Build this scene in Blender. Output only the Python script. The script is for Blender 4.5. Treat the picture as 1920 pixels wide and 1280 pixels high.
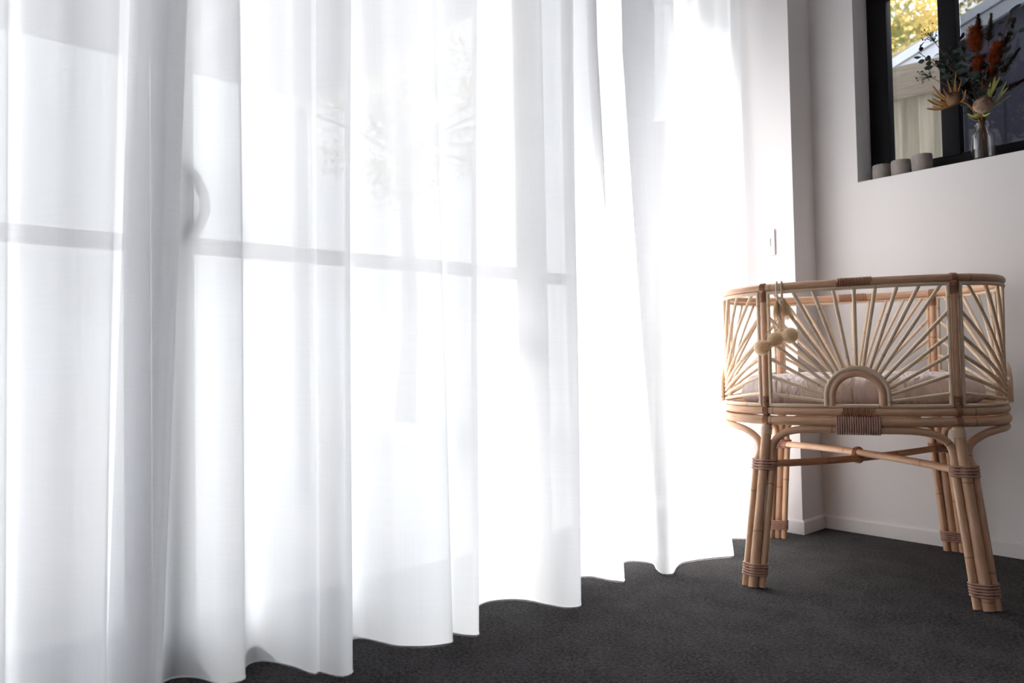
import bpy, bmesh, math, random
from mathutils import Vector, Matrix, noise as mnoise
PI = math.pi
random.seed(7)
for o in list(bpy.data.objects): bpy.data.objects.remove(o)
SC = bpy.context.scene
COL = SC.collection

# ---------------------------------------------------------------- camera, world, exposure
cam_d = bpy.data.cameras.new('camera'); cam = bpy.data.objects.new('camera', cam_d); COL.objects.link(cam)
yaw, pitch, roll = 0.8528, 0.0286, -0.019
F = Vector((-math.sin(yaw)*math.cos(pitch), math.cos(yaw)*math.cos(pitch), math.sin(pitch)))
R0 = Vector((math.cos(yaw), math.sin(yaw), 0)); U0 = R0.cross(F)
R1 = math.cos(roll)*R0 + math.sin(roll)*U0; U1 = -math.sin(roll)*R0 + math.cos(roll)*U0
M = Matrix(((R1.x, U1.x, -F.x), (R1.y, U1.y, -F.y), (R1.z, U1.z, -F.z))).to_4x4()
M.translation = (0, 0, 0.68)
cam.matrix_world = M
cam_d.sensor_width = 36; cam_d.lens = 1386.3/1920*36; cam_d.clip_start = 0.02; cam_d.clip_end = 300
cam_d.dof.use_dof = True; cam_d.dof.focus_distance = 2.15; cam_d.dof.aperture_fstop = 3.2
SC.camera = cam

W = bpy.data.worlds.new('overcast_sky'); SC.world = W; W.use_nodes = True
nt = W.node_tree; bg = nt.nodes['Background']
tc = nt.nodes.new('ShaderNodeTexCoord'); sx = nt.nodes.new('ShaderNodeSeparateXYZ'); cr = nt.nodes.new('ShaderNodeValToRGB')
nt.links.new(tc.outputs['Generated'], sx.inputs[0]); nt.links.new(sx.outputs['Z'], cr.inputs[0]); nt.links.new(cr.outputs[0], bg.inputs[0])
cr.color_ramp.elements[0].color = (.95, 0.965, 1.0, 1); cr.color_ramp.elements[1].color = (0.86, 0.93, 1.0, 1)
bg.inputs[1].default_value = 2.35
sd = bpy.data.lights.new('hazy_sun', 'SUN'); sd.energy = 24.5; sd.angle = math.radians(32); sd.color = (1, .965, .94)
sun = bpy.data.objects.new('hazy_sun', sd); COL.objects.link(sun); sun.rotation_euler = Vector((.60, -.15, -.79)).to_track_quat('-Z', 'Y').to_euler()
vs = SC.view_settings
vs.view_transform = 'Standard'; vs.look = 'None'; vs.exposure = 0.72; vs.gamma = 1; vs.use_curve_mapping = False

# ---------------------------------------------------------------- materials
def mat(name, col, rough=.6, spec=.4, noise=None, bump=None, metallic=0.0, col2=None, scale=(1, 1, 1), coord='Object', sheen=0):
    m = bpy.data.materials.new(name); m.use_nodes = True; n = m.node_tree; b = n.nodes['Principled BSDF']
    b.inputs['Base Color'].default_value = (*col, 1); b.inputs['Roughness'].default_value = rough
    b.inputs['Specular IOR Level'].default_value = spec; b.inputs['Metallic'].default_value = metallic
    if sheen: b.inputs['Sheen Weight'].default_value = sheen
    t = n.nodes.new('ShaderNodeTexCoord'); mp = n.nodes.new('ShaderNodeMapping'); mp.inputs['Scale'].default_value = scale
    n.links.new(t.outputs[coord], mp.inputs[0])
    if noise:
        nz = n.nodes.new('ShaderNodeTexNoise'); nz.inputs['Scale'].default_value = noise; nz.inputs['Detail'].default_value = 5
        n.links.new(mp.outputs[0], nz.inputs[0])
        r = n.nodes.new('ShaderNodeValToRGB'); r.color_ramp.elements[0].position = .32; r.color_ramp.elements[1].position = .68
        r.color_ramp.elements[0].color = (*col, 1); r.color_ramp.elements[1].color = (*(col2 or [c*.8 for c in col]), 1)
        n.links.new(nz.outputs[0], r.inputs[0]); n.links.new(r.outputs[0], b.inputs['Base Color'])
    if bump:
        sc_, st, ds = bump
        nb = n.nodes.new('ShaderNodeTexNoise'); nb.inputs['Scale'].default_value = sc_; nb.inputs['Detail'].default_value = 6
        n.links.new(mp.outputs[0], nb.inputs[0])
        bp = n.nodes.new('ShaderNodeBump'); bp.inputs['Strength'].default_value = st; bp.inputs['Distance'].default_value = ds
        n.links.new(nb.outputs[0], bp.inputs['Height']); n.links.new(bp.outputs[0], b.inputs['Normal'])
    return m

def rattan_mat(name, c1, c2, node_col, rough=.45):
    m = bpy.data.materials.new(name); m.use_nodes = True; n = m.node_tree; L = n.links; b = n.nodes['Principled BSDF']
    b.inputs['Roughness'].default_value = rough; b.inputs['Specular IOR Level'].default_value = .35
    uv = n.nodes.new('ShaderNodeTexCoord')
    mp = n.nodes.new('ShaderNodeMapping'); mp.inputs['Scale'].default_value = (2.2, 5, 1); L.new(uv.outputs['UV'], mp.inputs[0])
    nz = n.nodes.new('ShaderNodeTexNoise'); nz.inputs['Scale'].default_value = 2.2; nz.inputs['Detail'].default_value = 5; L.new(mp.outputs[0], nz.inputs[0])
    r = n.nodes.new('ShaderNodeValToRGB'); r.color_ramp.elements[0].position = .35; r.color_ramp.elements[1].position = .66
    r.color_ramp.elements[0].color = (*c1, 1); r.color_ramp.elements[1].color = (*c2, 1); L.new(nz.outputs[0], r.inputs[0])
    # growth nodes: narrow dark rings about every 0.3 m along the cane
    sp = n.nodes.new('ShaderNodeSeparateXYZ'); L.new(uv.outputs['UV'], sp.inputs[0])
    wob = n.nodes.new('ShaderNodeMath'); wob.operation = 'MULTIPLY_ADD'; wob.inputs[1].default_value = .012; L.new(nz.outputs[0], wob.inputs[0]); L.new(sp.outputs['Y'], wob.inputs[2])
    md = n.nodes.new('ShaderNodeMath'); md.operation = 'PINGPONG'; md.inputs[1].default_value = .155; L.new(wob.outputs[0], md.inputs[0])
    rr = n.nodes.new('ShaderNodeMapRange'); rr.inputs['From Min'].default_value = .0; rr.inputs['From Max'].default_value = .0035
    rr.inputs['To Min'].default_value = .55; rr.inputs['To Max'].default_value = 0; L.new(md.outputs[0], rr.inputs[0])
    mx = n.nodes.new('ShaderNodeMixRGB'); mx.inputs['Color2'].default_value = (*node_col, 1); L.new(rr.outputs[0], mx.inputs[0]); L.new(r.outputs[0], mx.inputs['Color1'])
    L.new(mx.outputs[0], b.inputs['Base Color'])
    fb = n.nodes.new('ShaderNodeMapping'); fb.inputs['Scale'].default_value = (30, 2, 1); L.new(uv.outputs['UV'], fb.inputs[0])
    n2 = n.nodes.new('ShaderNodeTexNoise'); n2.inputs['Scale'].default_value = 3; L.new(fb.outputs[0], n2.inputs[0])
    bp = n.nodes.new('ShaderNodeBump'); bp.inputs['Strength'].default_value = .15; bp.inputs['Distance'].default_value = .001
    L.new(n2.outputs[0], bp.inputs['Height']); L.new(bp.outputs[0], b.inputs['Normal'])
    return m

M_wall = mat('painted_wall', (.84, .81, .805), .75, .25, bump=(420, .12, .0006))
M_ceil = mat('painted_ceiling', (.80, .79, .79), .85, .2)
M_skirt = mat('gloss_white_skirting', (.80, .775, .77), .38, .45)
M_carpet = None
M_alu = mat('black_powdercoat', (.007, .007, .009), .6, .2, bump=(900, .05, .0003))
M_cane = rattan_mat('rattan_cane', (.84, .52, .345), (.66, .385, .235), (.20, .09, .04))
M_leg = rattan_mat('rattan_pole', (.80, .50, .325), (.61, .36, .215), (.17, .08, .035))
M_core = rattan_mat('rattan_core', (.88, .69, .51), (.79, .59, .42), (.36, .22, .13), .55)
M_bind = rattan_mat('rattan_binding', (.50, .25, .15), (.38, .18, .105), (.2, .09, .05), .5)
M_pink = rattan_mat('pink_binding', (.54, .31, .24), (.42, .23, .175), (.25, .12, .08), .5)
M_base = mat('basket_base', (.36, .18, .10), .6, .3, noise=6, col2=(.25, .12, .07), scale=(1, 12, 1))
M_pom = None
M_cord = mat('cotton_cord', (.80, .71, .60), .9, .1)
M_conc = mat('concrete', (.33, .29, .265), .85, .2, noise=40, col2=(.26, .23, .21), bump=(160, .3, .001))
M_white = mat('white_plastic', (.8, .8, .8), .35, .4)
M_fence = mat('weathered_timber', (.36, .33, .26), .9, .15, noise=5, col2=(.27, .25, .21), scale=(14, 14, 1.2), bump=(30, .3, .003))
M_fencecap = mat('weathered_timber_rail', (.20, .17, .14), .9, .15, noise=8, col2=(.27, .235, .19), scale=(1.5, 8, 14))
M_fascia = mat('pale_fascia', (.40, .43, .50), .5, .35)
M_roof = mat('roof_sheet', (.42, .45, .52), .5, .35)
M_cladd = mat('slate_wall', (.075, .078, .118), .8, .2, noise=3, col2=(.071, .074, .112))
M_pave = mat('pale_paving', (.22, .217, .22), .85, .2, noise=3, col2=(.19, .188, .19))
M_bark = mat('bark', (.34, .30, .25), .9, .1, noise=12, col2=(.24, .21, .17))

def carpet():
    m = bpy.data.materials.new('charcoal_carpet'); m.use_nodes = True; n = m.node_tree; L = n.links; b = n.nodes['Principled BSDF']
    b.inputs['Roughness'].default_value = 1; b.inputs['Specular IOR Level'].default_value = .05
    b.inputs['Sheen Weight'].default_value = .12; b.inputs['Sheen Roughness'].default_value = .6
    t = n.nodes.new('ShaderNodeTexCoord')
    a = n.nodes.new('ShaderNodeTexNoise'); a.inputs['Scale'].default_value = 130; a.inputs['Detail'].default_value = 4; L.new(t.outputs['Object'], a.inputs[0])
    v = n.nodes.new('ShaderNodeTexVoronoi'); v.inputs['Scale'].default_value = 260; L.new(t.outputs['Object'], v.inputs[0])
    c = n.nodes.new('ShaderNodeTexNoise'); c.inputs['Scale'].default_value = 9; c.inputs['Detail'].default_value = 3; L.new(t.outputs['Object'], c.inputs[0])
    s1 = n.nodes.new('ShaderNodeMath'); s1.operation = 'MULTIPLY_ADD'; s1.inputs[1].default_value = .35; L.new(c.outputs[0], s1.inputs[0]); L.new(a.outputs[0], s1.inputs[2])
    r = n.nodes.new('ShaderNodeValToRGB'); r.color_ramp.elements[0].position = .50; r.color_ramp.elements[1].position = .82
    r.color_ramp.elements[0].color = (.009, .008, .0088, 1); r.color_ramp.elements[1].color = (.076, .069, .072, 1)
    L.new(s1.outputs[0], r.inputs[0]); L.new(r.outputs[0], b.inputs['Base Color'])
    h = n.nodes.new('ShaderNodeMath'); h.operation = 'SUBTRACT'; L.new(a.outputs[0], h.inputs[0]); L.new(v.outputs[0], h.inputs[1])
    bp = n.nodes.new('ShaderNodeBump'); bp.inputs['Strength'].default_value = .9; bp.inputs['Distance'].default_value = .006
    L.new(h.outputs[0], bp.inputs['Height']); L.new(bp.outputs[0], b.inputs['Normal'])
    return m
M_carpet = carpet()

def sheer():
    m = bpy.data.materials.new('sheer_fabric'); m.use_nodes = True; n = m.node_tree; L = n.links
    n.nodes.remove(n.nodes['Principled BSDF']); out = n.nodes['Material Output']
    t = n.nodes.new('ShaderNodeTexCoord')
    def thread(sc):
        mp = n.nodes.new('ShaderNodeMapping'); mp.inputs['Scale'].default_value = sc; L.new(t.outputs['UV'], mp.inputs[0])
        z = n.nodes.new('ShaderNodeTexNoise'); z.inputs['Scale'].default_value = 1; z.inputs['Detail'].default_value = 3; L.new(mp.outputs[0], z.inputs[0]); return z
    a = thread((260, 3, 1)); b = thread((4, 320, 1))
    ad = n.nodes.new('ShaderNodeMath'); ad.operation = 'ADD'; L.new(a.outputs[0], ad.inputs[0]); L.new(b.outputs[0], ad.inputs[1])
    mr = n.nodes.new('ShaderNodeMapRange'); mr.inputs['From Min'].default_value = .7; mr.inputs['From Max'].default_value = 1.3
    mr.inputs['To Min'].default_value = SHEER[0]; mr.inputs['To Max'].default_value = SHEER[1]; L.new(ad.outputs[0], mr.inputs[0])
    tr = n.nodes.new('ShaderNodeBsdfTransparent')
    tl = n.nodes.new('ShaderNodeBsdfTranslucent'); tl.inputs[0].default_value = (.93, .935, .95, 1)
    df = n.nodes.new('ShaderNodeBsdfDiffuse'); df.inputs[0].default_value = (.90, .90, .91, 1)
    m1 = n.nodes.new('ShaderNodeMixShader'); m1.inputs[0].default_value = .36; L.new(tl.outputs[0], m1.inputs[1]); L.new(df.outputs[0], m1.inputs[2])
    m2 = n.nodes.new('ShaderNodeMixShader'); L.new(mr.outputs[0], m2.inputs[0]); L.new(m1.outputs[0], m2.inputs[1]); L.new(tr.outputs[0], m2.inputs[2])
    L.new(m2.outputs[0], out.inputs[0]); return m
SHEER = (.035, .07)
M_sheer = sheer()

def glass(name, tint=(.97, .98, .98), refl=.06):
    m = bpy.data.materials.new(name); m.use_nodes = True; n = m.node_tree; L = n.links
    n.nodes.remove(n.nodes['Principled BSDF']); out = n.nodes['Material Output']
    tr = n.nodes.new('ShaderNodeBsdfTransparent'); tr.inputs[0].default_value = (*tint, 1)
    gl = n.nodes.new('ShaderNodeBsdfGlossy'); gl.inputs['Roughness'].default_value = .02
    mx = n.nodes.new('ShaderNodeMixShader'); mx.inputs[0].default_value = refl; L.new(tr.outputs[0], mx.inputs[1]); L.new(gl.outputs[0], mx.inputs[2]); L.new(mx.outputs[0], out.inputs[0])
    return m
M_glass = glass('window_glass', refl=.03)
M_bottle = bpy.data.materials.new('bottle_glass'); M_bottle.use_nodes = True
_b = M_bottle.node_tree.nodes['Principled BSDF']; _b.inputs['Transmission Weight'].default_value = 1; _b.inputs['Roughness'].default_value = .03; _b.inputs['IOR'].default_value = 1.45; _b.inputs['Base Color'].default_value = (.93, .92, .93, 1)
def screen():
    m = bpy.data.materials.new('insect_mesh'); m.use_nodes = True; n = m.node_tree; L = n.links
    n.nodes.remove(n.nodes['Principled BSDF']); out = n.nodes['Material Output']
    tr = n.nodes.new('ShaderNodeBsdfTransparent'); df = n.nodes.new('ShaderNodeBsdfDiffuse'); df.inputs[0].default_value = (.03, .03, .045, 1)
    mx = n.nodes.new('ShaderNodeMixShader'); mx.inputs[0].default_value = .48; L.new(tr.outputs[0], mx.inputs[1]); L.new(df.outputs[0], mx.inputs[2]); L.new(mx.outputs[0], out.inputs[0]); return m
M_screen = screen()
def leafmat(name, c1, c2, trans=.4, rough=.6):
    m = bpy.data.materials.new(name); m.use_nodes = True; n = m.node_tree; L = n.links
    n.nodes.remove(n.nodes['Principled BSDF']); out = n.nodes['Material Output']
    t = n.nodes.new('ShaderNodeTexCoord'); z = n.nodes.new('ShaderNodeTexNoise'); z.inputs['Scale'].default_value = 2.2; z.inputs['Detail'].default_value = 4; L.new(t.outputs['Object'], z.inputs[0])
    r = n.nodes.new('ShaderNodeValToRGB'); r.color_ramp.elements[0].position = .4; r.color_ramp.elements[1].position = .6
    r.color_ramp.elements[0].color = (*c1, 1); r.color_ramp.elements[1].color = (*c2, 1); L.new(z.outputs[0], r.inputs[0])
    d = n.nodes.new('ShaderNodeBsdfDiffuse'); tl = n.nodes.new('ShaderNodeBsdfTranslucent'); L.new(r.outputs[0], d.inputs[0]); L.new(r.outputs[0], tl.inputs[0])
    mx = n.nodes.new('ShaderNodeMixShader'); mx.inputs[0].default_value = trans; L.new(d.outputs[0], mx.inputs[1]); L.new(tl.outputs[0], mx.inputs[2]); L.new(mx.outputs[0], out.inputs[0]); return m
M_pom = leafmat('cream_wool', (1.0, .90, .73), (.96, .83, .66), .55)
M_autumn = leafmat('autumn_leaves', (.56, .42, .15), (.15, .17, .07), .5)
M_green = leafmat('green_leaves', (.16, .20, .06), (.08, .12, .04), .4)
M_euc = mat('eucalyptus_leaf', (.035, .055, .045), .7, .2, noise=30, col2=(.02, .03, .028))
M_eucstem = mat('dry_stem', (.10, .055, .03), .8, .15)
M_orange = mat('dyed_orange_bristle', (.27, .055, .014), .95, .05, noise=50, col2=(.12, .022, .008))
M_brownf = mat('dry_brown_flower', (.07, .045, .03), .95, .05, noise=60, col2=(.03, .02, .015))
M_strap = mat('dry_ochre_leaf', (.34, .17, .055), .7, .2, noise=20, col2=(.20, .095, .035))
M_lime = mat('pale_green_leaf', (.42, .40, .13), .7, .2, noise=20, col2=(.30, .28, .08))
M_cone = mat('protea_cone', (.36, .22, .13), .85, .1, noise=80, col2=(.22, .13, .08))
M_cone2 = mat('dusky_pink_cone', (.42, .29, .22), .85, .1, noise=80, col2=(.28, .19, .15))
M_linen = None
def linen():
    m = mat('mauve_linen', (.78, .69, .67), .9, .1, noise=5, col2=(.72, .63, .61), sheen=.2)
    n = m.node_tree; L = n.links; b = n.nodes['Principled BSDF']
    t = n.nodes.new('ShaderNodeTexCoord'); mp = n.nodes.new('ShaderNodeMapping'); mp.inputs['Scale'].default_value = (16, 7, 5); mp.inputs['Rotation'].default_value = (0, .5, .2)
    L.new(t.outputs['Object'], mp.inputs[0])
    z = n.nodes.new('ShaderNodeTexNoise'); z.inputs['Scale'].default_value = 1.6; z.inputs['Detail'].default_value = 6; z.inputs['Distortion'].default_value = 1.6; L.new(mp.outputs[0], z.inputs[0])
    bp = n.nodes.new('ShaderNodeBump'); bp.inputs['Strength'].default_value = 1.0; bp.inputs['Distance'].default_value = .022
    L.new(z.outputs[0], bp.inputs['Height']); L.new(bp.outputs[0], b.inputs['Normal']); return m
M_linen = linen()

# ---------------------------------------------------------------- mesh helpers
class MB:
    def __init__(s): s.v = []; s.f = []; s.uv = []
    def add(s, v, f, uv=None):
        k = len(s.v); s.v += [tuple(p) for p in v]; s.f += [tuple(i+k for i in q) for q in f]
        s.uv += (uv if uv else [(0, 0)]*sum(len(q) for q in f))
    def box(s, x0, x1, y0, y1, z0, z1, bev=0):
        bm = bmesh.new(); bmesh.ops.create_cube(bm, size=1)
        for v in bm.verts: v.co = Vector(((x0+x1)/2+v.co.x*(x1-x0), (y0+y1)/2+v.co.y*(y1-y0), (z0+z1)/2+v.co.z*(z1-z0)))
        if bev: bmesh.ops.bevel(bm, geom=bm.edges[:], offset=bev, segments=2, affect='EDGES', profile=.6)
        bm.verts.index_update(); s.add([v.co[:] for v in bm.verts], [[v.index for v in f.verts] for f in bm.faces]); bm.free()
    def tube(s, path, r, n=10, caps=True, closed=False, u0=0.0):
        P = [Vector(p) for p in path]; N = len(P)
        rad = r if callable(r) else (lambda t: r)
        def tan(i):
            if closed: return (P[(i+1) % N]-P[i-1]).normalized()
            return (P[min(i+1, N-1)]-P[max(i-1, 0)]).normalized()
        t0 = tan(0); up = Vector((0, 0, 1)) if abs(t0.z) < .9 else Vector((1, 0, 0))
        a = t0.cross(up).normalized(); verts = []; ln = [u0]
        for i in range(N):
            t = tan(i); a = (a - t*a.dot(t)).normalized(); b = t.cross(a)
            rr = rad(i/(N-1) if N > 1 else 0)
            for k in range(n):
                w = 2*PI*k/n; verts.append(P[i]+(a*math.cos(w)+b*math.sin(w))*rr)
            if i: ln.append(ln[-1]+(P[i]-P[i-1]).length)
        f = []; uv = []
        rings = N if closed else N-1
        for i in range(rings):
            j = (i+1) % N; v1 = ln[i]; v2 = ln[j] if j else ln[i]+(P[0]-P[i]).length
            for k in range(n):
                l = (k+1) % n
                f.append((i*n+k, i*n+l, j*n+l, j*n+k)); uv += [(k/n, v1), ((k+1)/n, v1), ((k+1)/n, v2), (k/n, v2)]
        if caps and not closed:
            f.append(tuple(range(n))[::-1]); uv += [(.5, ln[0])]*n
            f.append(tuple((N-1)*n+k for k in range(n))); uv += [(.5, ln[-1])]*n
        s.add(verts, f, uv)
    def lathe(s, prof, c=(0, 0, 0), n=32, axis=None):
        v = []; f = []
        for (r, z) in prof:
            for k in range(n):
                w = 2*PI*k/n; v.append((c[0]+r*math.cos(w), c[1]+r*math.sin(w), c[2]+z))
        for i in range(len(prof)-1):
            for k in range(n):
                l = (k+1) % n; f.append((i*n+k, i*n+l, (i+1)*n+l, (i+1)*n+k))
        s.add(v, f)
    def build(s, name, m, parent=None, smooth=True, **kw):
        me = bpy.data.meshes.new(name); me.from_pydata(s.v, [], s.f)
        ul = me.uv_layers.new(name='UVMap')
        if len(s.uv) == len(me.loops):
            flat = [c for p in s.uv for c in p]; ul.data.foreach_set('uv', flat)
        me.materials.append(m)
        if smooth: me.polygons.foreach_set('use_smooth', [True]*len(me.polygons)); me.set_sharp_from_angle(angle=math.radians(42))
        me.update()
        o = bpy.data.objects.new(name, me); COL.objects.link(o)
        if parent: o.parent = parent
        return tag(o, **kw)
def tag(o, label=None, cat=None, group=None, kind=None):
    if label: o['label'] = label
    if cat: o['category'] = cat
    if group: o['group'] = group
    if kind: o['kind'] = kind
    return o
def empty(name, loc, rz=0, **kw):
    o = bpy.data.objects.new(name, None); COL.objects.link(o); o.location = loc; o.rotation_euler = (0, 0, rz); o.empty_display_size = .05
    return tag(o, **kw)
def cmr(P, per=6, closed=False):
    P = [Vector(p) for p in P]; n = len(P); out = []
    for i in range(n if closed else n-1):
        g = (lambda k: P[k % n]) if closed else (lambda k: P[max(0, min(n-1, k))])
        a, b, c, d = g(i-1), g(i), g(i+1), g(i+2)
        for q in range(per):
            t = q/per
            out.append(.5*((2*b)+(c-a)*t+(2*a-5*b+4*c-d)*t*t+(3*b-a-3*c+d)*t**3))
    if not closed: out.append(P[-1])
    return out
def struct(name, m, *boxes, bev=0, parent=None, kind='structure', label=None):
    mb = MB()
    for b in boxes: mb.box(*b, bev=bev)
    return mb.build(name, m, parent, kind=kind, label=label)

# ---------------------------------------------------------------- room shell
D = 2.8865; XN = -1.43; YN = 2.7165; XD = -1.78; SB = .053
XR, YB, H = 2.7, -2.4, 2.55
WX0, WX1, WZ0, WZ1 = -1.2533, -.645, 1.35, 2.15
struct('floor', M_carpet, (XD-.02, XR, YB, D+.02, -.12, 0), label='charcoal cut pile carpet')
struct('ceiling', M_ceil, (XD-.3, XR+.15, YB-.15, D+.25, H, H+.15))
struct('wall_far', M_wall, (XN, WX0, D, D+.24, 0, H), (WX1, XR, D, D+.24, 0, H), (WX0, WX1, D, D+.24, 0, WZ0), (WX0, WX1, D, D+.24, WZ1, H), label='white painted wall with the small high window')
struct('wall_nib', M_wall, (XD-.14, XN, YN, D+.24, 0, H), label='short white wall return beside the curtain')
struct('wall_left', M_wall, (XD-.14, XD+.10, -1.62, YN, 2.36, H), (XD-.14, XD+.10, YB, -1.62, 0, H))
struct('wall_right', M_wall, (XR, XR+.15, YB-.15, D+.24, 0, H))
struct('wall_near', M_wall, (XD-.14, XR, YB-.15, YB, 0, H))
def skirt(name, p0, p1, nx, ny, ext0=0, ext1=0):
    # moulded skirting: flat board with a small rounded top, extruded along the wall
    prof = [(0, 0), (.012, 0), (.012, SB-.007), (.0105, SB-.003), (.007, SB), (0, SB)]
    a = Vector((*p0, 0)); b = Vector((*p1, 0)); d = (b-a).normalized(); nn = Vector((nx, ny, 0))
    v = []
    for base, e in ((a, ext0), (b, ext1)):
        for k, (q, z) in enumerate(prof): v.append(base+nn*q+Vector((0, 0, z)) + d*(q*e))
    n = len(prof); f = [(i, (i+1) % n, n+(i+1) % n, n+i) for i in range(n)]+[tuple(range(n)), tuple(range(2*n-1, n-1, -1))]
    mb = MB(); mb.add(v, f); mb.build(name, M_skirt, kind='structure', smooth=False)
skirt('baseboard_far', (XN, D), (XR, D), 0, -1, 1, 0)
skirt('baseboard_nib', (XN, YN), (XN, D), 1, 0, -1, -1)
skirt('baseboard_left', (XD+.05, YN), (XN, YN), 0, -1, 0, 1)
skirt('baseboard_right', (XR, YB), (XR, D), -1, 0)

# ---------------------------------------------------------------- sliding glass door behind the curtain
dr = empty('door_1', (XD, .55, 0), kind='structure', label='black framed sliding glass door behind the sheer curtain')
def rel(mb, o):
    mb.v = [(x-o[0], y-o[1], z-o[2]) for (x, y, z) in mb.v]; return mb
DO = (XD, .55, 0)
mb = MB(); mb.box(XD-.10, XD+.03, -1.62, YN, 0, .03, .003); mb.box(XD-.10, XD+.03, -1.62, YN, 2.31, 2.36, .003); mb.box(XD-.10, XD+.03, -1.62, -1.57, .03, 2.31, .003); mb.box(XD-.10, XD+.03, YN-.03, YN-.001, .03, 2.31, .003)
rel(mb, DO).build('door_frame', M_alu, dr)
edges = [-1.57, -.52, .487, 1.655, YN-.03]
for i in range(4):
    y0, y1 = edges[i], edges[i+1]; xo = XD-(.035 if i % 2 else 0)
    mb = MB()
    for a, b in ((y0, y0+.085), (y1-.05, y1)): mb.box(xo-.03, xo+.012, a+.002, b, .032, 2.30, .003)
    mb.box(xo-.03, xo+.012, y0+.08, y1-.05, .032, .10, .003); mb.box(xo-.03, xo+.012, y0+.08, y1-.05, 2.235, 2.30, .003)
    mb.box(xo-.03, xo+.012, y0+.08, y1-.05, 0.950, 0.985, .003)
    p = rel(mb, DO).build('sliding_panel', M_alu, dr)
    mb = MB(); mb.box(xo-.012, xo-.006, y0+.082, y1-.052, .101, .944); mb.box(xo-.012, xo-.006, y0+.082, y1-.052, .991, 2.234)
    rel(mb, DO).build('glass_pane', M_glass, p)
mb = MB()
hp = [(XD+.012, .545, 1.125), (XD+.05, .550, 1.135), (XD+.062, .585, 1.115), (XD+.062, .600, 1.06), (XD+.062, .588, 1.005), (XD+.05, .552, .975), (XD+.012, .545, .985)]
hp = [(XD+.012, .500, 1.140), (XD+.042, .512, 1.148), (XD+.060, .552, 1.122), (XD+.064, .580, 1.052), (XD+.060, .553, .980), (XD+.042, .514, .953), (XD+.012, .500, .960)]
mb.tube(cmr(hp, 8), .0115, 12); mb.box(XD+.004, XD+.016, .492, .512, .93, 1.17, .004)
rel(mb, DO).build('door_handle', M_alu, dr, label='dark curved pull handle')

# ---------------------------------------------------------------- high window
wn = empty('window_1', (WX0, D+.13, WZ0), kind='structure', label='small high black framed window with vase on its sill')
WO = (WX0, D+.13, WZ0); fy0, fy1 = D+.125, D+.175
mb = MB()
mb.box(WX0, WX0+.075, fy0, fy1, WZ0, WZ1, .003); mb.box(WX1-.075, WX1, fy0, fy1, WZ0, WZ1, .003)
mb.box(WX0+.07, WX1-.07, fy0, fy1, WZ0, WZ0+.066, .003); mb.box(WX0+.07, WX1-.07, fy0, fy1, WZ1-.06, WZ1, .003)
wf = rel(mb, WO).build('window_frame', M_alu, wn)
mb = MB(); mb.box(-.992, -.932, fy0-.008, fy1-.01, WZ0+.06, WZ1-.05, .003); rel(mb, WO).build('mullion', M_alu, wn)
mb = MB(); mb.box(WX0+.07, -.99, fy0+.04, fy0+.045, WZ0+.06, WZ1-.05); rel(mb, WO).build('glass_pane', M_glass, wn)
mb = MB(); mb.box(-.934, WX1-.07, fy0+.04, fy0+.045, WZ0+.06, WZ1-.05); rel(mb, WO).build('glass_pane', M_glass, wn)
mb = MB(); mb.box(-.934, WX1-.07, fy0+.0485, fy0+.0495, WZ0+.06, WZ1-.05); rel(mb, WO).build('insect_screen', M_screen, wn, label='dark mesh insect screen')
mb = MB(); mb.box(WX0, WX1, D+.002, fy0+.002, WZ0-.001, WZ0+.002); rel(mb, WO).build('window_sill', M_wall, wn)

# light switch plate on the nib wall
sw = empty('light_switch', (-1.530, YN, 1.138), label='slim white switch plate on the wall beside the curtain', cat='switch')
mb = MB(); mb.box(-.028, .022, -.009, -.0005, -.052, .052, .003); mb.build('plate', M_white, sw)
mb = MB(); mb.box(-.012, .006, -.013, -.008, -.016, .016, .002); mb.build('rocker', M_white, sw)

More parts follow.
